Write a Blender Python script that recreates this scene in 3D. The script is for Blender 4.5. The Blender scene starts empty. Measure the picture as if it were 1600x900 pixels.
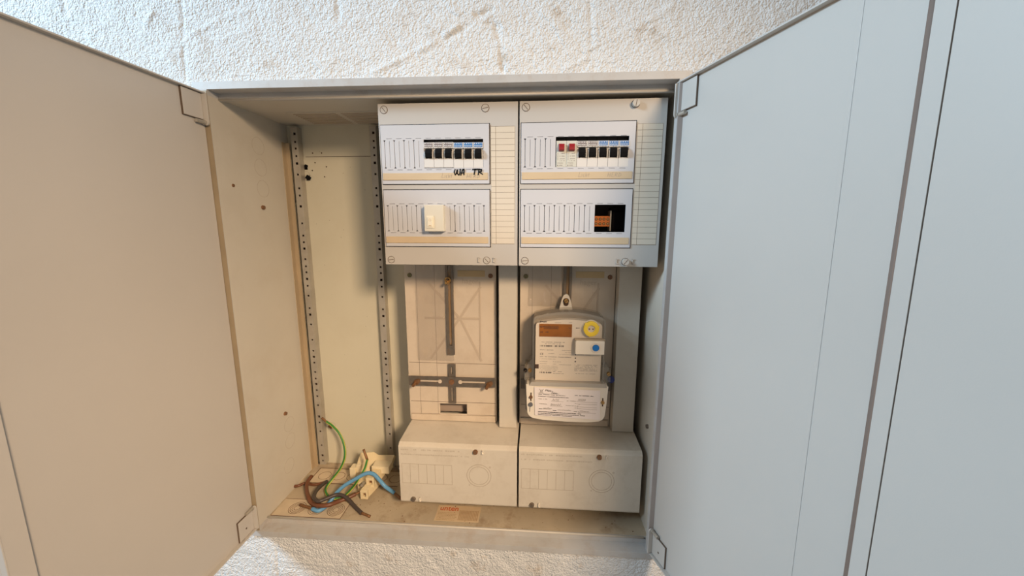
import bpy, bmesh, math, random
from mathutils import Vector, Matrix, noise
C = bpy.context.scene.collection
S = 0.001                      # everything below is laid out in millimetres
Z0 = 1750.0                    # height of the top edge of the device covers above the room's floor
PI = math.pi

# ------------------------------------------------------------------ camera
F, CX, CY, CZ, YAW, PITCH, ROLL = 594.61, 285.16, -696.11, -208.6, -0.0662, -0.1653, 0.0022
_fw = Vector((math.sin(YAW)*math.cos(PITCH), math.cos(YAW)*math.cos(PITCH), math.sin(PITCH)))
_r = Vector((math.cos(YAW), -math.sin(YAW), 0)); _u = _r.cross(_fw)
_r2 = _r*math.cos(ROLL)+_u*math.sin(ROLL); _u2 = -_r*math.sin(ROLL)+_u*math.cos(ROLL)
cam = bpy.data.objects.new('camera', bpy.data.cameras.new('camera')); C.objects.link(cam)
cam.data.sensor_width = 36; cam.data.lens = F/1600*36; cam.data.clip_start = 0.01
M = Matrix(((_r2.x, _u2.x, -_fw.x, CX*S), (_r2.y, _u2.y, -_fw.y, CY*S), (_r2.z, _u2.z, -_fw.z, (CZ+Z0)*S), (0, 0, 0, 1)))
cam.matrix_world = M
bpy.context.scene.camera = cam

def at(px, py, y):             # a sighting converted to a point (x, y, z) at depth y
    d = _fw*F+_r2*(px-800)+_u2*(450-py); t = (y-CY)/d.y
    return (CX+d.x*t, y, CZ+d.z*t)
def fl(px, py, z):
    d = _fw*F+_r2*(px-800)+_u2*(450-py); t = (z-CZ)/d.z
    return (CX+d.x*t, CY+d.y*t, z)

# ------------------------------------------------------------------ light
vs = bpy.context.scene.view_settings
vs.view_transform = 'Standard'; vs.look = 'None'; vs.gamma = 1; vs.exposure = 0.0; vs.use_curve_mapping = False
w = bpy.data.worlds.new('world'); bpy.context.scene.world = w; w.use_nodes = True
w.node_tree.nodes['Background'].inputs[0].default_value = (1.0, 0.91, 0.80, 1)
w.node_tree.nodes['Background'].inputs[1].default_value = 0.25
def area(name, target, direction, dist, size, power, col, aim=None, spread=180):
    L = bpy.data.lights.new(name, 'AREA'); L.shape = 'RECTANGLE'; L.size, L.size_y = size; L.energy = power; L.color = col
    o = bpy.data.objects.new(name, L); C.objects.link(o)
    d = Vector(direction).normalized(); t = Vector(target)*S+Vector((0, 0, Z0*S))
    o.location = t-d*dist; L.spread = math.radians(spread)
    if aim: d = (Vector(aim)*S+Vector((0, 0, Z0*S))-o.location).normalized()
    o.rotation_euler = (-d).to_track_quat('Z', 'Y').to_euler()
    return o
area('window_daylight', (100, 0, -300), (2.0, 1.05, -1.14), 2.6, (0.5, 0.5), 76, (0.60, 0.82, 1.0))
area('room_lamp', (100, 0, -300), (-0.72, 1.0, -0.5), 2.0, (0.3, 0.3), 4.7, (1.0, 0.72, 0.46), (-60, 0, -640), 54)

# ------------------------------------------------------------------ materials
def mat(name, col, rough=0.5, metal=0.0, var=0.0, vscale=6.0, bump=0.0, bscale=300.0, dirt=None, dirt_amt=0.0, dscale=25.0, spec=0.5):
    m = bpy.data.materials.new(name); m.use_nodes = True; nt = m.node_tree; N = nt.nodes; Lk = nt.links
    b = N['Principled BSDF']; b.inputs['Roughness'].default_value = rough; b.inputs['Metallic'].default_value = metal
    b.inputs['Specular IOR Level'].default_value = spec
    tc = N.new('ShaderNodeTexCoord')
    base = N.new('ShaderNodeRGB'); base.outputs[0].default_value = (*col, 1); out = base.outputs[0]
    if var:
        n = N.new('ShaderNodeTexNoise'); n.inputs['Scale'].default_value = vscale; n.inputs['Detail'].default_value = 5
        Lk.new(tc.outputs['Object'], n.inputs['Vector'])
        mr = N.new('ShaderNodeMapRange'); mr.inputs['From Min'].default_value = .3; mr.inputs['From Max'].default_value = .7
        mr.inputs['To Min'].default_value = 1-var; mr.inputs['To Max'].default_value = 1+var; Lk.new(n.outputs['Fac'], mr.inputs['Value'])
        mx = N.new('ShaderNodeMix'); mx.data_type = 'RGBA'; mx.blend_type = 'MULTIPLY'; mx.inputs[0].default_value = 1
        Lk.new(out, mx.inputs[6]); Lk.new(mr.outputs[0], mx.inputs[7]); out = mx.outputs[2]
    if dirt:
        n = N.new('ShaderNodeTexNoise'); n.inputs['Scale'].default_value = dscale; n.inputs['Detail'].default_value = 8; n.inputs['Roughness'].default_value = .7
        Lk.new(tc.outputs['Object'], n.inputs['Vector'])
        rp = N.new('ShaderNodeMapRange'); rp.inputs['From Min'].default_value = .5; rp.inputs['From Max'].default_value = .72; rp.inputs['To Max'].default_value = dirt_amt
        Lk.new(n.outputs['Fac'], rp.inputs['Value'])
        mx = N.new('ShaderNodeMix'); mx.data_type = 'RGBA'; Lk.new(rp.outputs[0], mx.inputs[0]); Lk.new(out, mx.inputs[6]); mx.inputs[7].default_value = (*dirt, 1); out = mx.outputs[2]
    Lk.new(out, b.inputs['Base Color'])
    if bump:
        n = N.new('ShaderNodeTexNoise'); n.inputs['Scale'].default_value = bscale; n.inputs['Detail'].default_value = 3
        Lk.new(tc.outputs['Object'], n.inputs['Vector'])
        bp = N.new('ShaderNodeBump'); bp.inputs['Strength'].default_value = bump; bp.inputs['Distance'].default_value = 0.001
        Lk.new(n.outputs['Fac'], bp.inputs['Height']); Lk.new(bp.outputs[0], b.inputs['Normal'])
    return m
def clear_mat(name, tint, gloss, rough=0.08, milk=0.0):
    m = bpy.data.materials.new(name); m.use_nodes = True; nt = m.node_tree; N = nt.nodes; N.remove(N['Principled BSDF'])
    o = N['Material Output']; t = N.new('ShaderNodeBsdfTransparent'); t.inputs[0].default_value = (*tint, 1)
    g = N.new('ShaderNodeBsdfGlossy'); g.inputs['Roughness'].default_value = rough
    mx = N.new('ShaderNodeMixShader'); mx.inputs[0].default_value = gloss
    nt.links.new(t.outputs[0], mx.inputs[1]); nt.links.new(g.outputs[0], mx.inputs[2]); last = mx
    if milk:
        d = N.new('ShaderNodeBsdfDiffuse'); d.inputs[0].default_value = (.8, .78, .74, 1)
        m2 = N.new('ShaderNodeMixShader'); m2.inputs[0].default_value = milk
        nt.links.new(mx.outputs[0], m2.inputs[1]); nt.links.new(d.outputs[0], m2.inputs[2]); last = m2
    nt.links.new(last.outputs[0], o.inputs[0]); return m

PAINT = mat('grey_enamel', (.56, .53, .49), .42, var=.03, vscale=4, bump=.05, bscale=900)
DOORP = mat('door_enamel', (.55, .52, .485), .36, var=.03, vscale=3, bump=.05, bscale=700)
INNER = mat('inner_enamel', (.58, .54, .47), .5, var=.04, vscale=5, bump=.05, dirt=(.35, .24, .13), dirt_amt=.12, dscale=9)
BACKP = mat('back_enamel', (.60, .57, .46), .5, var=.04, vscale=4, bump=.05, dirt=(.38, .28, .14), dirt_amt=.1, dscale=7)
FLOORP = mat('dusty_enamel', (.48, .40, .29), .65, var=.10, vscale=14, bump=.15, dirt=(.22, .13, .06), dirt_amt=.6, dscale=26)
FRAMEP = mat('frame_enamel', (.50, .495, .49), .42, var=.06, vscale=12, dirt=(.35, .22, .12), dirt_amt=.35, dscale=30)
EDGED = mat('worn_edge', (.40, .31, .22), .6, var=.15, vscale=20)
COVER = mat('cover_plastic', (.50, .475, .445), .38, var=.02, vscale=8, bump=.06, bscale=1400)
BOXP = mat('box_plastic', (.64, .585, .50), .42, var=.03, vscale=8, bump=.06, bscale=1400, dirt=(.30, .21, .13), dirt_amt=.22, dscale=22)
WHITEP = mat('window_plastic', (.56, .565, .60), .4, var=.015, bump=.04, bscale=1500)
INSHADE = mat('inside_shade', (.035, .028, .025), .7)  # near-black colour standing in for the shade inside the covers
DUCT = mat('duct_plastic', (.60, .56, .49), .4, var=.02, bump=.04, bscale=1200, dirt=(.3, .2, .12), dirt_amt=.12, dscale=18)
PANEL = mat('panel_plastic', (.62, .53, .43), .45, var=.05, vscale=12, dirt=(.36, .25, .16), dirt_amt=.25, dscale=18)
PANEL2 = mat('panel_rib', (.52, .43, .34), .5)
LINE = mat('score_line', (.13, .09, .065), .7)
LINES = mat('faint_emboss', (.44, .38, .32), .6)
YELL = mat('yellowed_strip', (.58, .46, .31), .35, var=.05, vscale=20)
PAPER = mat('cream_paper', (.64, .57, .47), .8, var=.03, vscale=20)
TAPE = mat('aged_tape', (.60, .44, .24), .6, var=.06, vscale=40)
BLACK = mat('black_plastic', (.004, .0035, .004), .7, spec=.15)
MARKER = mat('marker_ink', (.004, .004, .005), .5)
PENCIL = mat('pencil', (.33, .30, .27), .7)
BRK = mat('breaker_white', (.68, .66, .64), .35)
BRKG = mat('breaker_grey', (.58, .58, .52), .45)
RED = mat('red_plastic', (.27, .008, .014), .35)
BLUEL = mat('blue_print', (.03, .16, .42), .5)
GREYL = mat('grey_print', (.20, .17, .17), .6)
WHITEL = mat('white_print', (.85, .86, .88), .6)
INK = mat('printed_ink', (.07, .06, .06), .7)
INKF = mat('faint_ink', (.30, .27, .25), .7)
INKW = mat('light_ink', (.42, .38, .38), .7)
STEEL = mat('zinc_steel', (.46, .43, .38), .42, .45, var=.12, vscale=25, dirt=(.30, .20, .10), dirt_amt=.35, dscale=14)
DKSTEEL = mat('dull_steel', (.22, .19, .16), .5, .7, var=.2, vscale=60, dirt=(.2, .10, .04), dirt_amt=.6, dscale=60)
BRASS = mat('brass', (.50, .30, .11), .35, .7, var=.15, vscale=200)
COPPER = mat('copper', (.24, .12, .055), .45, .5, var=.2, vscale=300)
RUST = mat('rusted_screw', (.24, .12, .06), .55, .4, var=.2, vscale=200)
SCREWP = mat('screw_plastic', (.50, .47, .43), .4)
ORANGE = mat('orange_plastic', (.80, .22, .03), .45)
AMBER = mat('amber_display', (.30, .105, .012), .18, var=.25, vscale=30)
LCDD = mat('display_segments', (.12, .045, .012), .4)
YELLOW = mat('yellow_ring', (.85, .60, .05), .4)
BLUE = mat('blue_button', (.01, .17, .55), .35)
METERF = mat('meter_face', (.76, .68, .58), .45, var=.02)
METERW = mat('meter_white', (.78, .72, .63), .4)
METERB = mat('meter_back', (.34, .30, .25), .5)
SHELL = clear_mat('clear_shell', (.97, .96, .95), .05, .1, .0)
SHELLD = clear_mat('smoky_shell', (.86, .84, .80), .12, .12, .08)
FILM = clear_mat('wrinkled_film', (.93, .90, .86), .13, .2, .10)
CARD = mat('card_paper', (.80, .74, .74), .7)
CREAM = mat('cream_terminal', (.74, .62, .40), .45, var=.05, vscale=30, dirt=(.4, .25, .1), dirt_amt=.25, dscale=60)
DARKH = mat('dark_recess', (.07, .035, .02), .7)
CABG = mat('cable_green', (.03, .19, .04), .4)
CABY = mat('cable_yellow', (.75, .68, .10), .4)
CABB = mat('cable_blue', (.12, .32, .56), .4, var=.06, vscale=90)
CABR = mat('cable_brown', (.15, .055, .025), .42)
CABK = mat('cable_black', (.06, .045, .04), .42)
DKB = mat('tarnished_brass', (.30, .19, .10), .5, .3)
LEAD = mat('lead_seal', (.20, .20, .22), .5, .5)
STICK = mat('sticker_paper', (.62, .48, .31), .7, var=.06, vscale=40)
REDINK = mat('red_ink', (.55, .10, .03), .6)
TAN = mat('tan_ink', (.42, .27, .14), .7)

# plaster
def plaster():
    m = bpy.data.materials.new('rough_white_plaster'); m.use_nodes = True; nt = m.node_tree; N = nt.nodes; K = nt.links; b = N['Principled BSDF']
    b.inputs['Roughness'].default_value = .85; b.inputs['Specular IOR Level'].default_value = .25
    tc = N.new('ShaderNodeTexCoord')
    n = N.new('ShaderNodeTexNoise'); n.inputs['Scale'].default_value = 24; n.inputs['Detail'].default_value = 6; n.inputs['Roughness'].default_value = .65; K.new(tc.outputs['Object'], n.inputs['Vector'])
    r = N.new('ShaderNodeValToRGB'); r.color_ramp.elements[0].position = .26; r.color_ramp.elements[0].color = (.60, .52, .44, 1)
    r.color_ramp.elements[1].position = .42; r.color_ramp.elements[1].color = (.78, .79, .80, 1); K.new(n.outputs['Fac'], r.inputs[0]); K.new(r.outputs[0], b.inputs['Base Color'])
    v = N.new('ShaderNodeTexVoronoi'); v.inputs['Scale'].default_value = 330; K.new(tc.outputs['Object'], v.inputs['Vector'])
    n2 = N.new('ShaderNodeTexNoise'); n2.inputs['Scale'].default_value = 210; n2.inputs['Detail'].default_value = 7; K.new(tc.outputs['Object'], n2.inputs['Vector'])
    a = N.new('ShaderNodeMath'); a.operation = 'SUBTRACT'; K.new(n2.outputs['Fac'], a.inputs[0])
    s = N.new('ShaderNodeMath'); s.operation = 'MULTIPLY'; s.inputs[1].default_value = .35; K.new(v.outputs['Distance'], s.inputs[0]); K.new(s.outputs[0], a.inputs[1])
    bp = N.new('ShaderNodeBump'); bp.inputs['Strength'].default_value = .9; bp.inputs['Distance'].default_value = .0045; K.new(a.outputs[0], bp.inputs['Height']); K.new(bp.outputs[0], b.inputs['Normal'])
    return m
PLASTER = plaster()

# ------------------------------------------------------------------ mesh builder (mm)
class MB:
    def __init__(s): s.v = []; s.f = []; s.m = []; s.sm = []
    def add(s, vs, fs, m=0, smooth=False):
        o = len(s.v); s.v += [tuple(p) for p in vs]; s.f += [tuple(i+o for i in f) for f in fs]; s.m += [m]*len(fs); s.sm += [smooth]*len(fs); return s
    def box(s, x0, x1, y0, y1, z0, z1, m=0):
        x0, x1 = min(x0, x1), max(x0, x1); y0, y1 = min(y0, y1), max(y0, y1); z0, z1 = min(z0, z1), max(z0, z1)
        v = [(x, y, z) for x in (x0, x1) for y in (y0, y1) for z in (z0, z1)]
        return s.add(v, [(0, 1, 3, 2), (4, 6, 7, 5), (0, 4, 5, 1), (2, 3, 7, 6), (0, 2, 6, 4), (1, 5, 7, 3)], m)
    def obox(s, c, ax, ay, az, hx, hy, hz, m=0):     # oriented box
        c = Vector(c); ax = Vector(ax).normalized()*hx; ay = Vector(ay).normalized()*hy; az = Vector(az).normalized()*hz
        v = [c+ax*i+ay*j+az*k for i in (-1, 1) for j in (-1, 1) for k in (-1, 1)]
        return s.add(v, [(0, 1, 3, 2), (4, 6, 7, 5), (0, 4, 5, 1), (2, 3, 7, 6), (0, 2, 6, 4), (1, 5, 7, 3)], m)
    def prism(s, poly, a0, a1, axis='y', m=0, smooth=False):   # poly (x,z) along y, or (y,z) along x, or (x,y) along z
        n = len(poly)
        def P(p, a): return {'y': (p[0], a, p[1]), 'x': (a, p[0], p[1]), 'z': (p[0], p[1], a)}[axis]
        v = [P(p, a0) for p in poly]+[P(p, a1) for p in poly]
        s.add(v, [tuple(range(n)), tuple(range(2*n-1, n-1, -1))], m)
        return s.add(v, [(i, (i+1) % n, n+(i+1) % n, n+i) for i in range(n)], m, smooth)
    def cyl(s, c, d, r, h, n=20, m=0, r2=None):      # from c along d
        c = Vector(c); d = Vector(d).normalized(); a = d.orthogonal().normalized(); b = d.cross(a); r2 = r if r2 is None else r2
        v = [c+(a*math.cos(2*PI*i/n)+b*math.sin(2*PI*i/n))*r for i in range(n)]+[c+d*h+(a*math.cos(2*PI*i/n)+b*math.sin(2*PI*i/n))*r2 for i in range(n)]
        s.add(v, [tuple(range(n))[::-1], tuple(range(n, 2*n))], m)
        return s.add(v, [(i, (i+1) % n, n+(i+1) % n, n+i) for i in range(n)], m, True)
    def ring(s, c, d, ro, ri, h, n=36, m=0):
        c = Vector(c); d = Vector(d).normalized(); a = d.orthogonal().normalized(); b = d.cross(a); v = []
        for r, t in ((ro, 0), (ro, h), (ri, h), (ri, 0)):
            v += [c+d*t+(a*math.cos(2*PI*i/n)+b*math.sin(2*PI*i/n))*r for i in range(n)]
        f = []
        for k in range(4):
            q = (k+1) % 4; f += [(k*n+i, k*n+(i+1) % n, q*n+(i+1) % n, q*n+i) for i in range(n)]
        return s.add(v, f, m, True)
    def tube(s, pts, r, n=12, m=0, sub=8, mats=None, twist=0.0):
        P = [Vector(p) for p in pts]
        if sub > 1 and len(P) > 2:
            Q = [P[0]*2-P[1]]+P+[P[-1]*2-P[-2]]; R = []
            for i in range(1, len(Q)-2):
                for k in range(sub):
                    t = k/sub; a, b, c, d = Q[i-1:i+3]
                    R.append(.5*((2*b)+(c-a)*t+(2*a-5*b+4*c-d)*t*t+(3*b-a-3*c+d)*t**3))
            R.append(P[-1]); P = R
        rings = []; nrm = None
        for i, p in enumerate(P):
            t = (P[min(i+1, len(P)-1)]-P[max(i-1, 0)]).normalized()
            nrm = t.orthogonal().normalized() if nrm is None else (nrm-t*nrm.dot(t)).normalized()
            b = t.cross(nrm); tw = twist*i
            rings.append([p+(nrm*math.cos(2*PI*k/n+tw)+b*math.sin(2*PI*k/n+tw))*r for k in range(n)])
        v = [q for g in rings for q in g]
        for i in range(len(rings)-1):
            for k in range(n):
                s.add([], [], 0); 
                s.f.append(tuple(x+len(s.v) for x in (i*n+k, i*n+(k+1) % n, (i+1)*n+(k+1) % n, (i+1)*n+k)))
                s.m.append(mats[k % len(mats)] if mats else m); s.sm.append(True)
        o = len(s.v); s.v += [tuple(q) for q in v]
        s.f.append(tuple(o+k for k in range(n))[::-1]); s.f.append(tuple(o+(len(rings)-1)*n+k for k in range(n))); s.m += [m, m]; s.sm += [False, False]
        return s
    def plate(s, x0, x1, z0, z1, y0, y1, holes, m=0):   # slab in the xz plane with rectangular openings (hx0,hx1,hz0,hz1)
        xs = sorted({x0, x1, *[h[i] for h in holes for i in (0, 1)]}); zs = sorted({z0, z1, *[h[i] for h in holes for i in (2, 3)]})
        nx, nz = len(xs)-1, len(zs)-1
        def solid(i, j):
            if i < 0 or j < 0 or i >= nx or j >= nz: return False
            cx, cz = (xs[i]+xs[i+1])/2, (zs[j]+zs[j+1])/2
            return not any(h[0] < cx < h[1] and h[2] < cz < h[3] for h in holes)
        G = [[solid(i, j) for j in range(nz)] for i in range(nx)]
        sol = lambda i, j: 0 <= i < nx and 0 <= j < nz and G[i][j]
        idx = {}; base = len(s.v)
        def V(i, j, k):
            key = (i, j, k)
            if key not in idx: idx[key] = len(s.v); s.v.append((xs[i], (y0, y1)[k], zs[j]))
            return idx[key]
        for i in range(nx):
            for j in range(nz):
                if not G[i][j]: continue
                F_ = [(V(i, j, 0), V(i+1, j, 0), V(i+1, j+1, 0), V(i, j+1, 0)), (V(i, j, 1), V(i, j+1, 1), V(i+1, j+1, 1), V(i+1, j, 1))]
                if not sol(i-1, j): F_.append((V(i, j, 0), V(i, j+1, 0), V(i, j+1, 1), V(i, j, 1)))
                if not sol(i+1, j): F_.append((V(i+1, j, 0), V(i+1, j, 1), V(i+1, j+1, 1), V(i+1, j+1, 0)))
                if not sol(i, j-1): F_.append((V(i, j, 0), V(i, j, 1), V(i+1, j, 1), V(i+1, j, 0)))
                if not sol(i, j+1): F_.append((V(i, j+1, 0), V(i+1, j+1, 0), V(i+1, j+1, 1), V(i, j+1, 1)))
                s.f += F_; s.m += [m]*len(F_); s.sm += [False]*len(F_)
        return s
    def stroke(s, pl, y, w, m=0, t=0.25):            # a hand-drawn line on the plane y
        for (a, b), (c, d) in zip(pl[:-1], pl[1:]):
            L = math.hypot(c-a, d-b)
            s.obox(((a+c)/2, y, (b+d)/2), (c-a, 0, d-b), (0, 1, 0), (-(d-b), 0, c-a), L/2+w*.35, t/2, w/2, m)
        return s
    def scrib(s, x0, x1, z, h, y, m=0, rnd=None, dens=.8, slope=0.0):   # a line of small print
        r = rnd or random.Random(int(x0*7+z*13)); x = x0
        while x < x1:
            L = r.uniform(.6, 2.6)*h*.55
            if r.random() < dens:
                zz = z+slope*(x-x0); s.box(x, min(x+L, x1), y-.06, y+.1, zz-h/2*r.uniform(.55, 1), zz+h/2*r.uniform(.55, 1), m)
            x += L+h*.22
        return s
    def build(s, name, mats, parent=None, origin=(0, 0, 0), bevel=0.0, bseg=2, loc=None):
        me = bpy.data.meshes.new(name)
        me.from_pydata([((a-origin[0])*S, (b-origin[1])*S, (c-origin[2])*S) for a, b, c in s.v], [], s.f)
        for mm in (mats if isinstance(mats, (list, tuple)) else [mats]): me.materials.append(mm)
        me.polygons.foreach_set('material_index', s.m); me.polygons.foreach_set('use_smooth', s.sm); me.update()
        bm = bmesh.new(); bm.from_mesh(me); bmesh.ops.recalc_face_normals(bm, faces=bm.faces); bm.to_mesh(me); bm.free()
        o = bpy.data.objects.new(name, me); C.objects.link(o)
        if parent: o.parent = parent
        else: o.location = (origin[0]*S, origin[1]*S, (origin[2]+Z0)*S)
        if loc: o.location = tuple(q*S for q in loc)
        if bevel:
            b = o.modifiers.new('bevel', 'BEVEL'); b.width = bevel*S; b.segments = bseg; b.limit_method = 'ANGLE'; b.angle_limit = math.radians(40)
        return o

def thing(name, label, cat, org, group=None, rz=0):
    o = bpy.data.objects.new(name, None); C.objects.link(o); o.empty_display_size = .02
    o.location = (org[0]*S, org[1]*S, (org[2]+Z0)*S); o.rotation_euler = (0, 0, rz); o['label'] = label; o['category'] = cat
    if group: o['group'] = group
    return o
def tag(o, label, cat, group=None):
    o['label'] = label; o['category'] = cat
    if group: o['group'] = group
    return o
def dup(root, org, label, group=None, rz=0):
    r = root.copy(); C.objects.link(r); r.location = (org[0]*S, org[1]*S, (org[2]+Z0)*S); r.rotation_euler = (0, 0, rz); r['label'] = label
    if group: r['group'] = group
    for ch in [c for c in C.objects if c.parent == root]:
        c = ch.copy(); C.objects.link(c); c.parent = r
        for g in [k for k in C.objects if k.parent == ch]:
            d = g.copy(); C.objects.link(d); d.parent = c
    return r
def text(name, txt, size, pos, mt, parent, rot=(PI/2, 0, 0), ext=.08, bold=0.0, sx=1.0, align='LEFT', shear=0.0):
    cu = bpy.data.curves.new('t', 'FONT'); cu.body = txt; cu.size = size*S; cu.extrude = ext*S; cu.offset = bold*S; cu.align_x = align; cu.shear = shear; cu.resolution_u = 3
    t = bpy.data.objects.new('t', cu); C.objects.link(t); dg = bpy.context.evaluated_depsgraph_get(); dg.update()
    me = bpy.data.meshes.new_from_object(t.evaluated_get(dg)); bpy.data.objects.remove(t)
    me.materials.clear(); me.materials.append(mt); me.transform(Matrix.Diagonal((sx, 1, 1, 1))); me.name = name
    o = bpy.data.objects.new(name, me); C.objects.link(o); o.parent = parent; o.location = tuple(q*S for q in pos); o.rotation_euler = rot
    return o

# ------------------------------------------------------------------ the plastered wall
HX0, HX1, HZ0, HZ1 = -303, 522, -848, 27
strokes = [([(283, -5), (287, 60), (290, 128)], 2.2, 2.0), ([(300, 56), (345, 30), (390, 17)], -1.6, 2.4), ([(340, 66), (400, 45)], -1.2, 2.4),
    ([(585, 114), (640, 87), (680, 66), (715, 42)], -2.6, 2.6), ([(745, 24), (768, 15), (780, 60), (786, 110)], 3.2, 2.6), ([(700, 60), (760, 22)], 1.5, 4),
    ([(922, -5), (925, 82)], 2.0, 2.2), ([(885, 108), (915, 92), (930, 68)], -1.8, 2.4), ([(98, -5), (103, 22)], 2.4, 3), ([(690, -5), (716, 22)], -2, 3),
    ([(527, -5), (530, 34)], 2.2, 3), ([(990, 48), (1050, 10)], -1.2, 3), ([(1036, 60), (1040, 105)], 1.2, 2), ([(433, 848), (436, 905)], 2.2, 1.6),
    ([(436, 862), (500, 872)], 1.3, 1.5), ([(436, 874), (520, 884)], -1.3, 1.5), ([(438, 886), (540, 898)], 1.3, 1.5), ([(560, 862), (566, 905)], -1.2, 3),
    ([(660, 855), (700, 905)], 1.3, 4), ([(880, 862), (860, 905)], -1.2, 4), ([(230, 38), (240, 22)], -2.6, 4), ([(140, 55), (150, 72)], -2, 3), ([(470, 15), (500, 50)], 1.2, 6), ([(850, 10), (880, 60)], -1.3, 5)]
ST = []
for pl, amp, wd in strokes:
    q = [at(px, py, -30) for px, py in pl]; ST.append(([(a[0], a[2]) for a in q], amp, wd))
def seg_d(px, pz, a, b):
    dx, dz = b[0]-a[0], b[1]-a[1]; t = max(0, min(1, ((px-a[0])*dx+(pz-a[1])*dz)/(dx*dx+dz*dz+1e-9)))
    return math.hypot(px-a[0]-dx*t, pz-a[1]-dz*t)
def axis_vals(a, fa, h0, h1, fb, b, fine, coarse):
    out = []; x = a
    while x < fa: out.append(x); x += coarse
    x = fa
    while x < h0-fine*.5: out.append(x); x += fine
    out.append(h0); k = int((h1-h0)/(fine*4))
    for i in range(1, k): out.append(h0+(h1-h0)*i/k)
    out.append(h1); x = h1+fine
    while x < fb: out.append(x); x += fine
    while x < b: out.append(x); x += coarse
    out.append(b); return out
fx = [-1500+40*i for i in range(21)]+[-700+2.6*i for i in range(1, 152)]+[HX0]
x = HX0+3.5
while x < HX1-2: fx.append(x); x += 2.6
fx.append(HX1); fx += [HX1+2.6*i for i in range(1, 108)]+[HX1+280+40*i for i in range(0, 28)]
fz = [-1250+30*i for i in range(7)]+[-1058+2.6*i for i in range(0, 80)]+[HZ0]+[HZ0+(HZ1-HZ0)*i/40 for i in range(1, 40)]+[HZ1]+[HZ1+2.6*i for i in range(1, 89)]+[HZ1+232+30*i for i in range(0, 14)]
fx = sorted(set(fx)); fz = sorted(set(fz))
vs_, idx, fs_ = [], {}, []
rr = random.Random(4)
def wall_y(x, z):
    y = noise.fractal(Vector((x*.018, z*.018, 3.1)), 1.0, 2.0, 4)*1.5+noise.noise(Vector((x*.13, z*.13, 7)))*.65
    y += noise.noise(Vector((x*.05+z*.05, (z-x)*.012, 1)))*.9
    for pl, amp, wd in ST:
        for a, b in zip(pl[:-1], pl[1:]):
            if min(a[0], b[0])-12 < x < max(a[0], b[0])+12 and min(a[1], b[1])-12 < z < max(a[1], b[1])+12:
                d = seg_d(x, z, a, b); y += -amp*math.exp(-(d/(wd+1.2))**2)*.95*(1+.5*noise.noise(Vector((x*.2, z*.2, 2)))); break
    return -31-y
for i, x in enumerate(fx):
    for j, z in enumerate(fz):
        jx = jz = 0
        if HX0 < x < HX1 and z in (HZ0, HZ1): jz = noise.noise(Vector((x*.06, 9, z)))*1.3+noise.noise(Vector((x*.3, 9, z)))*.7
        idx[(i, j)] = len(vs_); vs_.append((x+jx, wall_y(x, z), z+jz))
for i in range(len(fx)-1):
    for j in range(len(fz)-1):
        cx, cz = (fx[i]+fx[i+1])/2, (fz[j]+fz[j+1])/2
        if HX0 < cx < HX1 and HZ0 < cz < HZ1: continue
        fs_.append((idx[(i, j)], idx[(i+1, j)], idx[(i+1, j+1)], idx[(i, j+1)]))
b = MB(); b.add(vs_, fs_, 0, True)
b2 = [(HX0, HX1, HZ1, HZ1), (HX0, HX1, HZ0, HZ0)]
for z in (HZ0, HZ1): b.add([(HX0, -31, z), (HX1, -31, z), (HX1, 60, z), (HX0, 60, z)], [(0, 1, 2, 3)])
for x in (HX0, HX1): b.add([(x, -31, HZ0), (x, -31, HZ1), (x, 60, HZ1), (x, 60, HZ0)], [(0, 1, 2, 3)])
wo = b.build('wall_back', PLASTER); wo['kind'] = 'structure'

# ------------------------------------------------------------------ the cabinet
XL, XR, ZT, ZB, YB = -282.0, 505.0, 9.0, -826.0, 173.0
ORG = (110, 0, -842)
cab = thing('meter_cabinet', 'grey steel electrical meter cabinet recessed in the plaster wall, both doors open', 'electrical cabinet', ORG)
def part(b, name, mats, bevel=0.0, parent=cab, **k): return b.build(name, mats, parent, ORG, bevel, **k)
# back panel with two worn openings
b = MB(); b.plate(XL, XR+8, ZB, ZT, YB, YB+1.5, [(-250, -241, -86, -76), (-246, -236, -110, -99)])
b.box(XL, XR, YB+10, YB+11, ZB, ZT, 1)
b.box(-243, -85, YB-.5, YB, -58.4, -57.6, 1)
rp = random.Random(3)
for k in range(26): 
    x, z = rp.uniform(-240, -100), rp.uniform(-800, -20); q = rp.uniform(.4, 1.1); b.box(x, x+q, YB-.2, YB, z, z+q, 1)
for q in ((-226, -50), (-205, -50), (-222, -71), (-230, -88), (-196, -80), (-202, -102)): b.cyl((q[0], YB-.6, q[1]), (0, 1, 0), 1.5, .7, 10, 1)
part(b, 'back_panel', [BACKP, DARKH])
for q in ((-247, -100, 11), (-232, -716, 9)): b = MB(); b.ring((q[0], YB-.4, q[1]), (0, 1, 0), q[2], q[2]-.5, .5, 40); part(b, 'punch_mark', LINES)
b = MB(); b.obox((-236, YB-2, -718), (1, 0, -.8), (0, 1, 0), (.8, 0, 1), 5, 2, 3.5); part(b, 'rusty_clip', RUST)['label'] = 'small rusty square clip low on the back panel'
b = MB(); b.obox((-240, YB-2, -104), (1, 0, -.8), (0, 1, 0), (.8, 0, 1), 5, 2, 4); part(b, 'dark_clip', BLACK)
b = MB(); b.obox((-243, YB-1.5, -78), (1, 0, -.5), (0, 1, 0), (.5, 0, 1), 3, 1.5, 2.5); part(b, 'dark_clip', BLACK)
b = MB(); b.box(XL-1.5, XL+.2, -35.4, YB, ZB, ZT); part(b, 'side_panel', INNER)
b = MB(); b.box(XR+8, XR+9.5, -10, YB, ZB, ZT); part(b, 'side_panel', INNER)
b = MB(); b.box(XL-1.5, XR+9.5, -10, YB, ZT, ZT+1.5); part(b, 'top_panel', INNER)
b = MB(); b.box(XL-1.5, XR+9.5, -12, YB, ZB-1.5, ZB)
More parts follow.
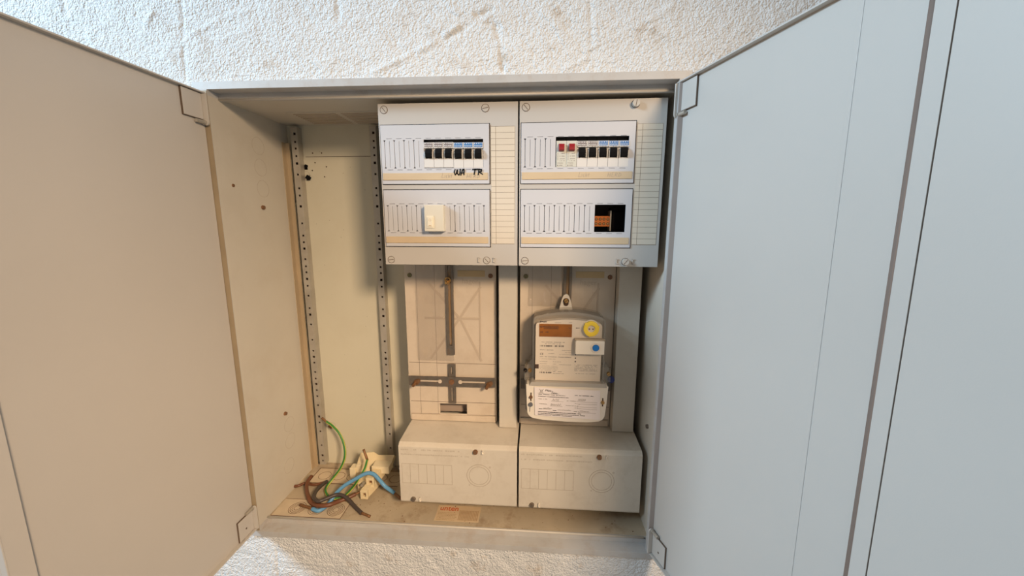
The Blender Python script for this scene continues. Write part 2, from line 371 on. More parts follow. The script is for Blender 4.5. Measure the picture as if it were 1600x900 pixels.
b.box(-150, -149, -8, YB, ZB, ZB+.3, 1); b.box(XL, XR, 165, 173, ZB, ZB+5, 0)
part(b, 'bottom_panel', [FLOORP, LINE])
# corner strip down the left back edge, vents in the top, knockouts
b = MB(); b.prism([(YB, 0), (YB, 1), (YB-14, 1), (YB-14, 0)], 0, 1, 'x') if 0 else None
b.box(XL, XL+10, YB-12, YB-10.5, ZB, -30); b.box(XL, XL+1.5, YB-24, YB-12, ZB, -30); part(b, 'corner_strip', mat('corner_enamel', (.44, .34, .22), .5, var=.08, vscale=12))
b = MB()
b.box(-215, 490, 72, 160, ZT-1.2, ZT, 0)
for k in range(10):
    y = 80+k*8
    for j in range(7): b.box(-205+j*98, -205+j*98+88, y, y+1.2, ZT-2, ZT-1.1, 1)
part(b, 'cable_entry_plate', [INNER, EDGED])
b = MB()
for y, z in ((75, -53), (76, -95), (77, -137), (84, -665), (82, -705), (70, -760)):
    b = MB(); b.ring((XL+.1, y, z), (1, 0, 0), 17, 16.5, .3, 40); part(b, 'knockout', LINES)
b = MB(); b.box(XL+4, -126, -6, 44, ZB, ZB+.6, 1); b.box(-262, -40, 101, 156, ZB, ZB+.6, 1)
for x, y in ((-235, 12), (-190, 12), (-147, 12)):
    for r in (18, 14.5, 11, 7): b.ring((x, y+6, ZB), (0, 0, 1), r, r-1.0, .9, 40)
b.box(XL+4, -125, -7, -6, ZB, ZB+1); b.box(XL+4, -125, 44, 45, ZB, ZB+1); b.box(-126, -125, -7, 45, ZB, ZB+1)
b.box(-262, -40, 100, 101.5, ZB, ZB+1.2); b.box(-262, -40, 155, 156.5, ZB, ZB+1.2); b.box(-262, -260.5, 100, 156, ZB, ZB+1.2)
for k in range(6): b.ring((-235+k*36, 128, ZB), (0, 0, 1), 15, 14, .9, 32)
part(b, 'cable_gland_plate', [mat('gland_line', (.20, .13, .08), .7, var=.2, vscale=60), mat('gland_plastic', (.58, .48, .35), .6, var=.1, vscale=30)])
def bolt(name, c, d, r, h, mt, parent, org, slot=True, ang=0.0, smat=None):
    b = MB(); b.cyl(c, d, r, h, 20, 0, r*.86)
    if slot:
        dv = Vector(d).normalized(); a = dv.orthogonal().normalized(); e = dv.cross(a); u = a*math.cos(ang)+e*math.sin(ang)
        b.obox(Vector(c)+dv*(h+.02), u, dv.cross(u), dv, r*.84, r*.11, .12, 1)
    return b.build(name, [mt, smat or LINE], parent, org)
bolt('side_screw', (XL, 70, -175), (1, 0, 0), 4.5, 4, RUST, cab, ORG)
bolt('side_screw', (XL, 73, -633), (1, 0, 0), 4.5, 4, RUST, cab, ORG)
bolt('side_screw', (XR+8, 34, -611), (-1, 0, 0), 4.5, 4, DKSTEEL, cab, ORG)
bolt('side_screw', (XL, -2, -138), (1, 0, 0), 3, 2, RUST, cab, ORG)
b = MB(); rq = random.Random(17)
for k in range(70):
    x, y_ = rq.uniform(-270, 490), rq.uniform(-6, 60 if k % 2 else 160); q = rq.uniform(.4, 1.5)
    if -285 < x < -120 and k % 3: continue
    b.cyl((x, y_, ZB), (0, 0, 1), q, q*.7, 6, 0, q*.5)
o = part(b, 'dust_crumbs', mat('crumbs', (.16, .08, .04), .9)); o['kind'] = 'stuff'
# front frame: flange, rebate, lip
b = MB()
def ringbox(b, xo0, xo1, zo0, zo1, xi0, xi1, zi0, zi1, y0, y1, m=0):
    b.box(xo0, xo1, y0, y1, zi1, zo1, m); b.box(xo0, xo1, y0, y1, zo0, zi0, m); b.box(xo0, xi0, y0, y1, zi0, zi1, m); b.box(xi1, xo1, y0, y1, zi0, zi1, m)
b.box(-306, 524, -36, -12, 18, 30); b.box(-306, 524, -36, -12, -850, -838); b.box(-306, XL, -36, -12, -838, 18); b.box(XR, 524, -36, -24, -838, 18); b.box(XR+8, 524, -24, -12, -838, 18)
ringbox(b, -306, 524, -850, 30, XL-1, XR+8.5, ZB+2, 6, -12, -9)
b.box(130, 131, -12.4, -12, 6, 16, 0)
part(b, 'frame', FRAMEP, .8)
LIPM = mat('lip_enamel', (.62, .58, .52), .4, var=.05, vscale=30)
for z in (ZB+1.0, 8): b = MB(); b.tube([(XL, -12, z), (XR, -12, z)], 2.0, 8, sub=1); part(b, 'rolled_lip', LIPM)
b = MB(); b.box(XL-10, XL, -37, -36, -836, 16); part(b, 'hinge_edge_shade', mat('brown_shade', (.33, .26, .17), .6, var=.12, vscale=14), .3)  # added strip; the door's shade on the flange is put into its brown
b = MB(); b.box(XR+.5, XR+9, -37, -36, -836, 16); part(b, 'hinge_edge_shade', mat('pink_shade', (.40, .34, .31), .6, var=.08, vscale=14), .3)  # matching strip on the right, added to darken the flange face
# perforated mounting rails
def rail(x0, x1):
    b = MB(); hs = []; z = -12; k = 0
    gaps = [17, 14, 16, 16, 24, 30, 16, 24, 38, 28, 15, 15, 24]
    while z > -805:
        h = 2.0 if k % 4 else 2.6
        cx = (x0+x1)/2+1.5; hs.append((cx-h, cx+h, z-h, z+h)); z -= gaps[k % len(gaps)]; k += 1
    b.plate(x0, x1, -815, 2, 155, 156.5, hs)
    b.box(x0, x0+1.5, 156.5, 172.9, -815, 2); b.box(x1-1.5, x1, 156.5, 172.9, -815, 2)
    b.box(x0-7, x0, 171.3, 172.9, -815, 2)
    b.box(x0+1.5, x1-1.5, 165, 166, -815, 2, 1)
    return part(b, 'mounting_rail', [STEEL, DARKH], .4)
rail(-263, -248); rail(-84, -69)

# doors: local X runs from the hinge to the free edge, local Y = s points at the inner face
def door(hx, hy, ang, width, zb, zt, s, lab, free):
    o = bpy.data.objects.new('door', None)
    H = zt-zb; b = MB()
    T = 8.0                                  # depth of the folded rim
    f = lambda a: a*s
    b.box(0, width, f(-T-8), f(-T), 0, H)     # sheet (double skinned)
    b.box(0, width, f(-T), 0, H-2.2, H); b.box(0, width, f(-T), 0, 0, 2.2)
    if free == 'left':
        b.box(316, width, f(-T), 0, 2.2, H-2.2); b.box(width-1.2, width, f(-.1), f(.5), 0, H)
    else:
        b.box(320, 334, f(-T), 0, 2.2, H-2.2); b.box(335, width, f(-T), f(-.2), 2.2, H-2.2)
        b.box(256, 261, f(-T), f(-T+.6), 2.2, H-2.2); b.tube([(316.5, f(-T+2), 2.4), (316.5, f(-T+2), H-2.4)], 3.4, 10, 1, 1)
    me_o = b.build('door', [DOORP, mat('door_gasket', (.20, .15, .125), .8)], cab, (0, 0, 0), .9)
    me_o.location = ((hx-ORG[0])*S, (hy-ORG[1])*S, (zb-ORG[2])*S); me_o.rotation_euler = (0, 0, ang); me_o['label'] = lab
    for top in (True, False):
        zz = (H-2.6, H-46) if top else (2.6, 46)
        b = MB(); lo, hi = min(zz), max(zz)
        b.box(4, 42, f(-T), f(-T+3.0), lo, hi, 1); b.box(5, 41.2, f(-T+2), f(-T+3.6), lo+.9, hi-.9, 0)
        if not top: b.cyl((24, f(-T+3.6), lo+18), (0, s, 0), 1.8, .6, 10, 1)
        p = b.build('hinge_cover', [DOORP, LINE], me_o, (0, 0, 0), .4)
        b = MB(); zz = (H-3, H-50) if top else (3, 50); lo, hi = min(zz), max(zz)
        zc = lo if top else hi
        b.box(2.4, 4.6, f(-T), f(4), lo, hi); b.cyl((2.4, f(-1), zc), (1, 0, 0), 4.6, 2.3, 16)
        p = b.build('hinge_bracket', DOORP, me_o, (0, 0, 0), .5)
        b = MB(); b.cyl((1, f(-3), zc), (1, 0, 0), 3.0, 21, 14); b.cyl((3, f(-3), zc), (1, 0, 0), 4.0, 5, 14)
        p = b.build('hinge_pin', STEEL, me_o, (0, 0, 0), .4)
    return me_o
GSK = None
dl = door(-283, -38, -PI/2-.008, 338, -829, 12.5, 1, 'left door leaf, opened square to the wall', 'left')
dr = door(506, -39, -math.atan2(.95, .313), 453, -833, 15, -1, 'right door leaf, opened wider than square', 'right')
dr.rotation_mode = 'QUATERNION'; dr.rotation_quaternion = (Matrix.Rotation(-math.atan2(.95, .313), 3, 'Z') @ Matrix.Rotation(-.013, 3, 'Y')).to_quaternion()

# ------------------------------------------------------------------ distribution covers
P = 17.7
def cover(x0, lab, open_hi, open_lo, rz, kind):
    org = (x0, 60, -283)
    t = thing('distribution_cover', lab, 'breaker panel cover', (x0, 60, -283), 'grey breaker covers side by side at the top of the cabinet', rz)
    L = (0, 60, -283)                         # local origin
    U = (3.0, 200, -138.2, -34.6); Lw = (3.0, 199.8, -250.2, -146.2)
    b = MB(); b.plate(1.2, 248.6, -283, 0, 0, 3, [U, Lw])
    b.box(1.2, 3.0, 3, 60, -283, 0); b.box(246.6, 248.6, 3, 60, -283, 0); b.box(3.4, 246.6, 3, 60, -2.6, 0); b.box(3.4, 246.6, 3, 60, -283, -280.4)
    b.build('cover_shell', COVER, t, L, 1.3, 3)
    b = MB(); b.box(3, 247, 56, 58, -280, -3); b.build('inside_shade_plate', INSHADE, t, L)  # added back plate; the interior's shade is put into its near-black colour
    for (zt, zb, zs0, zs1, op, nm) in ((-36, -137, -61.6, -109.6, open_hi, 'u'), (-147.6, -248.8, -174.6, -221.4, open_lo, 'l')):
        hs = []; e = 11.0
        if op: hs.append((e+op[0]*P, e+op[1]*P, zs1, zs0+(2.0 if kind == 'R' and nm == 'u' else .6)))
        for k in range(0, 11):
            x = e+k*P
            if op and op[0]-.01 < k < op[1]+.01: continue
            hs.append((x-.42, x+.42, zs1, zs0)); hs.append((x-2, x+2, zs1, zs1+.9)); hs.append((x-2, x+2, zs0-.9, zs0)); hs.append((x-1, x+1, zs1, zs1+2)); hs.append((x-1, x+1, zs0-2, zs0))
        for k in range(0, 10):
            x = e+(k+.5)*P
            hs.append((x-P*.5+3.6, x-P*.5+3.6+10, zs0+2.4, zs0+2.9)); hs.append((x-P*.5+3.6, x-P*.5+3.6+10, zs1-2.9, zs1-2.4))
            if op and op[0] <= k < op[1]: continue
            hs.append((x-.3, x+.3, zs1+1.4, zs0-1.4))
        b = MB(); b.plate(4.4, 198.4, zb, zt, -1.9, -.1, hs)
        b.box(4.4, 6.2, -.1, 8, zb, zt); b.box(196.6, 198.4, -.1, 8, zb, zt); b.box(6.2, 196.6, -.1, 8, zt-2, zt); b.box(6.2, 196.6, -.1, 8, zb, zb+2)
        win = b.build('device_window', WHITEP, t, L, .35)
        s0, s1 = (-130, -118) if nm == 'u' else (-242.5, -231)
        b = MB(); b.box(5.4, 195.5, -2.9, -1.8, s0, s1); b.box(5.4, 195.5, -3.2, -2.8, s0, s0+.8, 1); ls = b.build('label_strip', [YELL, TAPE], win, L, .2)
        if nm == 'u':
            b = MB()
            if kind == 'L':
                b.stroke([(137.5, -112.5), (135.8, -117), (137.5, -121.5), (140, -119), (141.5, -113.5), (141.2, -119.5), (144, -122), (146.5, -118), (147, -112)], -3.15, 2.1)
                b.stroke([(147.5, -122), (151.5, -112.5), (153.5, -112.3), (153, -121.5)], -3.15, 2.2); b.stroke([(149.5, -118.5), (153.5, -118.5)], -3.15, 1.6)
                b.stroke([(169, -112.6), (178.5, -112.2)], -3.15, 2.3); b.stroke([(173.5, -112.6), (171.5, -121)], -3.15, 2.3)
                b.stroke([(180.5, -112.2), (178.8, -121.5)], -3.15, 2.2); b.stroke([(180.5, -112.3), (185, -113), (184.5, -116), (180.5, -117), (186.5, -121)], -3.15, 2.0)
                h = b.build('marker_writing', MARKER, win, L); b = MB()
            # pencilled words on the strip
            X, z = (113, -121.5) if kind == 'L' else (104.5, -121.5)
            b.stroke([(X+2, z+3), (X, z-5), (X+4, z-5)], -3.0, .35); b.stroke([(X+6, z), (X+5.5, z-5)], -3.0, .35); b.stroke([(X+10, z), (X+8, z-2), (X+8.5, z-5), (X+10, z-5)], -3.0, .35)
            b.stroke([(X+13, z+2), (X+12, z-5)], -3.0, .35); b.stroke([(X+12, z-2), (X+14.5, z-1.5), (X+14, z-5)], -3.0, .35); b.stroke([(X+18, z+1), (X+17, z-5)], -3.0, .35); b.stroke([(X+15.5, z-1), (X+19, z-.5)], -3.0, .35)
            b.build('pencil_writing', PENCIL, win, L); b = MB()
            X, z = (158, -121.5) if kind == 'L' else (154, -121)
            for pl in ([(0, -6), (1.5, 1)], [(4, -6), (5.5, 1)], [(.8, -2.6), (5, -2.4)], [(11, 1), (8, 1), (7, -5.5), (10.5, -5.5)], [(7.5, -2.4), (10, -2.2)], [(12.5, -5.5), (13.8, 1), (16.5, 0), (16, -2), (13.4, -2.6), (16.5, -5.5)], [(18.5, -5.5), (20, 1), (23, -1), (22.5, -4), (18.5, -5.5)]):
                b.stroke([(X+a, z+c) for a, c in pl], -3.0, .38)
            b.build('pencil_writing', PENCIL, win, L)
    # circuit list
    g0, g1, gm = (201.5, 243, 209.8)
    b = MB(); b.box(g0, g1, -.5, .2, -243.6, -40, 0)
    for k in range(21): b.box(g0, g1, -.62, -.45, -40.2-k*10.15-.2, -40.2-k*10.15+.2, 1)
    b.box(gm-.2, gm+.2, -.62, -.45, -243.6, -40, 1); b.build('circuit_list', [PAPER, LINE], t, L)
    for k, (x, z, a, r) in enumerate(((12, -10, -.9, 6.2), (192, -10, .2, 6.2), (12, -274, .1, 6.0), (192, -274, -.8 if kind == 'L' else .9, 6.0))):
        if kind == 'R' and k == 1: a, x, z = 1.4, 196, -8.5
        b = MB(); out = 7 if (kind == 'R' and k in (1, 3)) else .9
        b.ring((x, .05, z), (0, -1, 0), r+.8, r, .15, 32, 1); b.cyl((x, 1, z), (0, -1, 0), r, 1+out, 32, 0, r-.4)
        b.obox((x, -out-.05, z), (math.cos(a), 0, math.sin(a)), (0, 1, 0), (-math.sin(a), 0, math.cos(a)), r*.82, .12, .5, 1)
        b.build('fixing_screw', [SCREWP, LINE], t, L)
    b = MB()
    for q in ((178, 1), (206, 1)):
        b = MB(); b.box(q[0]-2.2, q[0]-.8, -2, 0, -278, -269); b.box(q[0]-2.2, q[0]+2, -2, 0, -270.2, -269); b.box(q[0]-2.2, q[0]+2, -2, 0, -278, -276.8); b.build('seal_lug', SCREWP, t, L, .3)
    return t
cover(0, 'grey breaker cover on the left, with black marker letters WA and TR below its breakers', (4, 10), (4, 6), 0, 'L')
cover(251.5, 'grey breaker cover on the right, with two red switches above a dark hole', (3.0, 10), (7.0, 10), -math.radians(1.1), 'R')

# ------------------------------------------------------------------ circuit breakers (local origin: back centre at bottom)
def make_breaker(lab, grp):
    t = thing('circuit_breaker', lab, 'circuit breaker', (0, 0, 0), grp); w = 8.6
    b = MB()
    b.box(-w, w, 14, 54, -8, 54, 1); b.prism([(14, 0), (-3.5, 1), (-3.5, 16.2), (-1.2, 16.8), (-1.2, 33), (-4.2, 34), (-4.2, 44), (14, 44)], -w, w, 'x')
    b.build('body', [BRK, INSHADE], t, (0, 0, 0), .5)  # rear block near-black: shade of the gap above the breaker, painted on
    b = MB(); b.prism([(0, 17.2), (-8, 18.5), (-9.5, 25), (-6.5, 32.2), (0, 33)], -5.4, 5.6, 'x'); b.build('toggle', BLACK, t, (0, 0, 0), .7)
    b = MB()
    for s in (-1, 1): b.prism([(0, 15), (-4.6, 16), (-6, 22), (-5, 28), (0, 29.5)], s*7.1-.9, s*7.1+.9, 'x')
    b.build('toggle_guard', BRK, t, (0, 0, 0), .4); return t
def blabel(t, kind):
    b = MB(); r = random.Random(kind*5)
    b.box(-7.6, 7.6, -4.4, -4.15, 36.0, 43.4, 1)
    for k in range(2):
        z = 41.6-k*3.6; x = -7
        while x < 6.6:
            L = r.uniform(.8, 2.4); b.box(x, min(x+L, 7.2), -4.5, -4.35, z-.55, z+.55, 0); x += L+r.uniform(.8, 2.0)
    b.box(-7.6, 7.6, -4.5, -4.35, 37.9, 38.3, 0)
    b.scrib(-1.5, 5, 34.9, .9, -4.3, 1)
    return b.build('rating_label', [WHITEL if kind else WHITEL, BLUEL if kind else GREYL], t, (0, 0, 0))
proto = {}
ZBR = -109.2
labs = ['leftmost breaker with grey print under the left cover', 'second grey-printed breaker from the left in the left cover', 'grey-printed breaker next to the blue-printed ones in the left cover',
        'blue-printed breaker directly above the marker letters WA', 'blue-printed breaker between the WA and TR marker letters', 'rightmost breaker of the left cover, above the marker letters TR',
        'grey-printed breaker right beside the red switches, right cover', 'second grey-printed breaker from the red switches, right cover', 'leftmost blue-printed breaker in the right cover, third from the red switches',
        'blue-printed breaker second from the right end, right cover', 'rightmost breaker with black toggle of the whole right cover']
pos = [11+P*(4.5+k) for k in range(6)]+[251.5+11+P*(5.5+k) for k in range(5)]
G1 = 'breakers with black toggles in the upper windows'
for i, (x, lab) in enumerate(zip(pos, labs)):
    kind = 0 if i in (0, 1, 2, 6, 7) else 1; dz = -(.9 if 3 <= i <= 5 else .4 if i >= 9 else 0)-(1.6 if i > 5 else .5); ly = 0 if i < 6 else -(x-251.5)*math.sin(math.radians(1.1))
    if kind not in proto: t = make_breaker('x', G1); blabel(t, kind); proto[kind] = t; t['label'] = 'black-toggled '+lab; ly += 1.5; t.location = (x*S, ly*S, (ZBR+dz+Z0)*S)
    else: dup(proto[kind], (x, ly+1.5, ZBR+dz), 'black-toggled '+lab, G1)
def red_switch(x, lab, y):
    t = thing('red_switch', lab, 'switch', (x, y, ZBR-1), 'grey modules with red switches in the right cover'); w = 8.7
    b = MB(); b.box(-w, w, 14, 54, -6, 54, 1); b.box(-w, w, -2.6, 14, .6, 44); b.build('body', [BRKG, INSHADE], t, (0, 0, 0), .5)  # rear block carries the same painted gap shade
    b = MB(); b.prism([(-2.4, 26.5), (-8.5, 28), (-8.5, 33), (-6.5, 38.5), (-2.4, 39)], -4.6, 4.6, 'x'); b.build('toggle', RED, t, (0, 0, 0), .6)
    b = MB(); r = random.Random(8)
    b.scrib(-2.5, 6, 23.2, 2.0, -2.65, 0, r, .95); b.scrib(-3, 6, 18.6, 1.8, -2.65, 0, r, .95); b.scrib(-2.5, 6, 14.3, 1.5, -2.65, 0, r, .9); b.scrib(-3, 6, 11, 1.4, -2.65, 0, r, .8); b.scrib(-7, 3, 7.2, 1.6, -2.65, 0, r, .8); b.scrib(-7.5, 2, 3.4, 1.8, -2.65, 0, r, .8)
    for k in range(5): b.box(-6.6, -5.6, -2.7, -2.55, 12+k*2.6, 13.4+k*2.6)
    b.build('printing', INKF, t, (0, 0, 0)); return t
red_switch(251.5+11+P*3.5, 'grey module with red switch, the left one of the red pair', -1.2)
red_switch(251.5+11+P*4.5, 'grey module with red switch, right one of the pair, touching the black-toggled breakers', -1.5)
# brass pins between the toggles
# the cream switch module in the lower left window
t = thing('switch_module', 'cream protruding module with a small rocker in the lower left window', 'switch', (99.7, 0, -222))
b = MB(); b.box(-17.6, 17.6, 20, 54, -6, 52); b.box(-17.4, 17.6, -15, 20, .8, 47.5); b.build('body', mat('cream_module', (.70, .67, .58), .45), t, (0, 0, 0), .9)
b = MB(); b.box(-13.5, 0, -16.2, -15, 7, 28.5, 0); b.box(-11, -2.6, -17.8, -16, 9.5, 26.5, 0); b.box(-9, -4.5, -18.0, -17.7, 10.6, 11.6, 1); b.ring((-6.8, -17.6, 21), (0, -1, 0), 2.2, 1.8, .5, 20, 1)
b.build('rocker', [mat('rocker_cream', (.82, .78, .66), .4), TAPE], t, (0, 0, 0), .3)
# the devices seen through the open hole of the lower right window
t = thing('terminal_strip', 'orange terminal strip inside the dark hole of the right cover', 'terminal block', (405, 24, -210))
b = MB(); b.box(-16, 12, 0, 32, -2, 17); b.build('body', ORANGE, t, (0, 0, 0), .6)
b = MB()
for k in range(4):
    for j in range(2): b.cyl((-12.5+k*7, -.2, 3.3+j*8.2), (0, -1, 0), 2.5, .3, 16, 0); b.cyl((-12.5+k*7, -.5, 3.3+j*8.2), (0, -1, 0), 1.5, .2, 12, 1)
b.build('screw', [DARKH, BRASS], t, (0, 0, 0))
t = thing('contactor', 'black module with a pale vertical edge inside the dark hole of the right cover', 'relay', (431, 30, -226))
b = MB(); b.box(-11, 14, 0, 26, -2, 48); b.box(-9, 12, -4, 0, 8, 40); b.ring((0, -4, 22), (0, -1, 0), 4, 3.2, .6, 24); b.build('body', BLACK, t, (0, 0, 0), .8)
b = MB(); b.box(-13.8, -11.2, -6, 20, 6, 43); b.build('edge_strip', mat('pale_strip', (.62, .56, .46), .5), t, (0, 0, 0), .4)

# ------------------------------------------------------------------ meter mounting panels
def mpanel(x0, lab, meter):
    t = thing('meter_mounting_panel', lab, 'mounting panel', (x0, 112, -652), 'cream meter mounting panels under the breaker covers'); L = (0, 112, -652)
    b = MB(); b.plate(-2, 198, -652, -250, 104, 107, [(68, 130, -635.5, -611.5)])
    b.box(-2, 0, 107, 160, -652, -250); b.box(196, 198, 107, 160, -652, -250)
    b.box(1, 195, 101.5, 104, -652, -638.5)
    b.build('plate', PANEL, t, L, .5)
    b = MB(); b.box(60, 140, 128, 130, -642, -604); b.build('window_backing', mat('dusty_backing', (.42, .33, .27), .7), t, L)
    b = MB()
    for z in (-514.6, -607): b.box(1, 196, 103.6, 104.05, z-.35, z+.35)
    b.box(1, 68, 103.6, 104.05, -637.4, -636.8); b.box(130, 196, 103.6, 104.05, -637.4, -636.8)
    for x in (24, 64): b.box(x-.2, x+.2, 103.7, 104.05, -636, -260)
    b.build('seam', LINE, t, L)
    b = MB(); c = (118, -411); yy_ = 103.6
    for (x1, z1) in ((52, -335), (165, -340), (50, -505), (165, -508)):
        d = (x1-c[0], 0, z1-c[1]); LL = math.hypot(d[0], d[2]); yy_ += .08; b.obox(((x1+c[0])/2, yy_, (z1+c[1])/2), d, (0, 1, 0), (-d[2], 0, d[0]), LL/2, .4, 2.6)
    b.box(40, 165, 103.15, 104, -414, -409); b.box(161, 164.5, 103.1, 104, -505, -330)
    b.build('reinforcing_rib', PANEL2, t, L)
    b = MB(); b.box(115, 174, 103.2, 104, -319, -305.5); b.build('paper_strip', TAPE, t, L)['label'] = 'ochre paper strip'
    text('moulded_lettering', 'hager', 15, (124, 103.9-112, -333.5+652), PANEL2, t, sx=1.05, ext=.1)
    b = MB()
    for q in ((0, 8.4), (2.2, 6.2)): b.plate(163-13+q[0], 163-13+q[1]+2, -360+q[0], -360+q[1]+2, 103.7, 104, [(163-13+q[0]+.4, 163-13+q[1]+1.6, -360+q[0]+.4, -360+q[1]+1.6)])
    b.build('class_symbol', PANEL2, t, L)
    for q, mm in (((10, -317), mat('green_screw', (.22, .2, .1), .5, .5)), ((186, -317), RUST)): bolt('panel_screw', (q[0], 104, q[1]), (0, -1, 0), 5, 2.6, mm, t, L, ang=.6)
    # upright slotted bar
    b = MB(); b.plate(89.5, 106.5, -493, -255, 97.5, 100, [(95, 101, -472, -262)]); b.cyl((98, 100.2, -475), (0, -1, 0), 5, .1, 16)
    b.box(94, 102, 100, 103.9, -470, -262, 1); b.build('slotted_bar', [DKSTEEL, DKB], t, L, .4)
    if not meter:
        b = MB(); b.cyl((95, 97.4, -330), (0, -1, 0), 5, 6, 6); b.cyl((95, 92, -330), (0, -1, 0), 2.6, 12, 14); b.ring((95, 97.2, -326), (0, -1, 0), 7, 3.5, 2, 20); b.build('hanging_screw', BRASS, t, L, .3)
    b = MB(); b.plate(91, 107, -607, -514, 98, 100, [(97, 101, -538, -521), (97, 101, -602, -570)]); b.build('slotted_bar', DKSTEEL, t, L, .3)
    b = MB(); b.plate(1, 195, -565.5, -543.5, 95, 97.8, [(22, 68, -557, -552), (120, 175, -557, -552)]); b.cyl((72, 94.9, -554.5), (0, -1, 0), 4.5, .3, 16, 2); b.cyl((118, 94.9, -554.5), (0, -1, 0), 4.5, .3, 16, 2); b.cyl((98.5, 95, -554.5), (0, -1, 0), 6, 2, 20, 1)
    b.box(20, 180, 98, 98.4, -560, -549, 2)
    b.build('crossbar', [DKSTEEL, RUST, PANEL], t, L, .4)
    for x, z in (((19, -557), (182, -558)) if not meter else ()):
        b = MB(); b.cyl((x, 95, z), (0, -1, 0), 6, 3, 18); b.cyl((x-2, 92, z-1), (-.15, -1, -.2), 4, 12, 14, 0, 3.4); b.cyl((x+4, 95, z+3), (.2, -1, 0), 4.5, 3.5, 14); b.build('copper_screw', COPPER, t, L, .3)
    # crumpled clear film hanging over the left part
    b = MB(); nx, nz = 30, 60; v = []; X0, X1, Za, Zb = (22, 104, -290, -508) if not meter else (16, 84, -290, -380)
    for i in range(nx+1):
        for j in range(nz+1):
            x = X0+(X1-X0)*i/nx; z = Za+(Zb-Za)*j/nz
            y = 100.2+3.0*abs(noise.fractal(Vector((x*.045, z*.02, 5)), 1, 2, 4))*1.4-1.6*max(0, noise.noise(Vector((x*.09, z*.025, 2))))
            v.append((x, min(y, 103.4), z))
    b.add(v, [(i*(nz+1)+j, (i+1)*(nz+1)+j, (i+1)*(nz+1)+j+1, i*(nz+1)+j+1) for i in range(nx) for j in range(nz)], 0, True)
    b.build('protective_film', FILM, t, L)
    return t
mpanel(0, 'empty meter mounting panel with a bare steel cross bar, left of the meter', False)
mpanel(251.5, 'meter mounting panel behind the electricity meter, mostly hidden', True)

# wiring duct covers
for x0, x1, lab in ((203.5, 244.5, 'pale vertical duct cover between the empty panel and the meter'), (450.5, 499, 'pale vertical duct cover right of the meter')):
    b = MB(); b.prism([(x0, 106), (x0+2, 84), (x1-1, 84), (x1, 106)], -653, -284, 'z'); b.box(x0+6, x1-6, 106, 171, -640, -300)
    tag(b.build('duct_cover', DUCT, None, ((x0+x1)/2, 100, -653), 1.2), lab, 'duct cover', 'vertical duct covers below the breaker covers')

# ------------------------------------------------------------------ terminal box covers
def tbox(x0, lab):
    t = thing('terminal_cover', lab, 'terminal box', (x0, 150, -795), 'cream terminal covers at the foot of the cabinet'); L = (0, 150, -795); y = 14
    b = MB(); b.prism([(165, -653.5), (104, -653.5), (22, -658), (14, -664), (14, -791), (18, -795.5), (165, -795.5)], 1.4, 249.0, 'x'); b.build('box', BOXP, t, L, 2.0, 3)
    b = MB()
    for k in range(7): b.box(7+k*P-.25, 7+k*P+.25, y-.15, y+.2, -748, -703.5)
    b.box(7, 7+6*P, y-.15, y+.2, -748.3, -747.8); b.box(7, 7+6*P, y-.15, y+.2, -703.7, -703.2)
    b.ring((170, y+.1, -724), (0, -1, 0), 25.5, 24.9, .3, 48); b.ring((170, y+.1, -724), (0, -1, 0), 20.5, 20, .3, 48)
    b.ring((193, y+.1, -704), (0, -1, 0), 1.8, 1.3, .3, 12); b.ring((150, y+.1, -746), (0, -1, 0), 1.4, 1.0, .3, 12)
    b.build('knockout_outline', mat('knock_line', (.36, .28, .21), .7), t, L)
    b = MB(); r = random.Random(int(x0)); b.scrib(6, 130, -671, 3.6, y-.0, 0, r, .85); b.scrib(6, 150, -682, 3.6, y-.0, 0, r, .85); b.build('embossed_print', mat('emboss', (.52, .46, .38), .5), t, L)
    for q, mm in (((163.5, -670), RUST), ((29, -785), DKSTEEL)):
        bolt('cover_screw', (q[0], y, q[1]), (0, -1, 0), 5.2, 4, mm, t, L, ang=.9)
        b = MB(); b.box(q[0]+13, q[0]+14.3, y-3, y, q[1]-4, q[1]+4); b.box(q[0]+13, q[0]+17, y-3, y, q[1]+3, q[1]+4); b.box(q[0]+13, q[0]+17, y-3, y, q[1]-4, q[1]-3); b.build('seal_lug', METERW, t, L, .3)
    return t
tbox(0, 'cream terminal cover at the bottom, the left one beside the loose wires')
t = tbox(251.5, 'cream terminal cover at the bottom right, below the electricity meter')

# ------------------------------------------------------------------ electricity meter
t = thing('electricity_meter', 'electronic electricity meter with amber display, yellow ring and blue button', 'electricity meter', (350, 96, -604)); L = (350, 96, -604)
def arc_outline(x0, x1, z0, z1, rise, r, n=14):   # rounded top with a shallow arch
    pts = [(x0, z0)]
    for k in range(6): a = PI-(PI/2)*k/5; pts.append((x0+r+r*math.cos(a), z1-rise-r*.0+(r*math.sin(a))-r*.0))
    xm = (x0+x1)/2
    for k in range(1, n): x = x0+r+(x1-x0-2*r)*k/n; q = (x-xm)/((x1-x0)/2-r); pts.append((x, z1-rise+r+rise*.9*(1-q*q)-.0))
    for k in range(6): a = PI/2-(PI/2)*k/5; pts.append((x1-r+r*math.cos(a), z1-rise+(r*math.sin(a))))
    pts.append((x1, z0)); return pts
b = MB(); b.prism(arc_outline(280, 420, -527, -391, 9, 9), 60, 94); b.prism([(264, -598), (268, -604), (424, -606), (431, -598), (436, -500), (262, -498)], 66, 94); b.build('back_housing', METERB, t, L, 2)
b = MB(); b.prism(arc_outline(284, 415.5, -523, -401, 8, 7), 45, 60); b.build('face_plate', METERF, t, L, 1)
b = MB(); b.prism([(330, -392), (337, -362), (341, -353), (346, -350), (351, -353), (355, -362), (362, -392)], 84, 90); b.build('hanging_lug', METERW, t, L, 1.2)
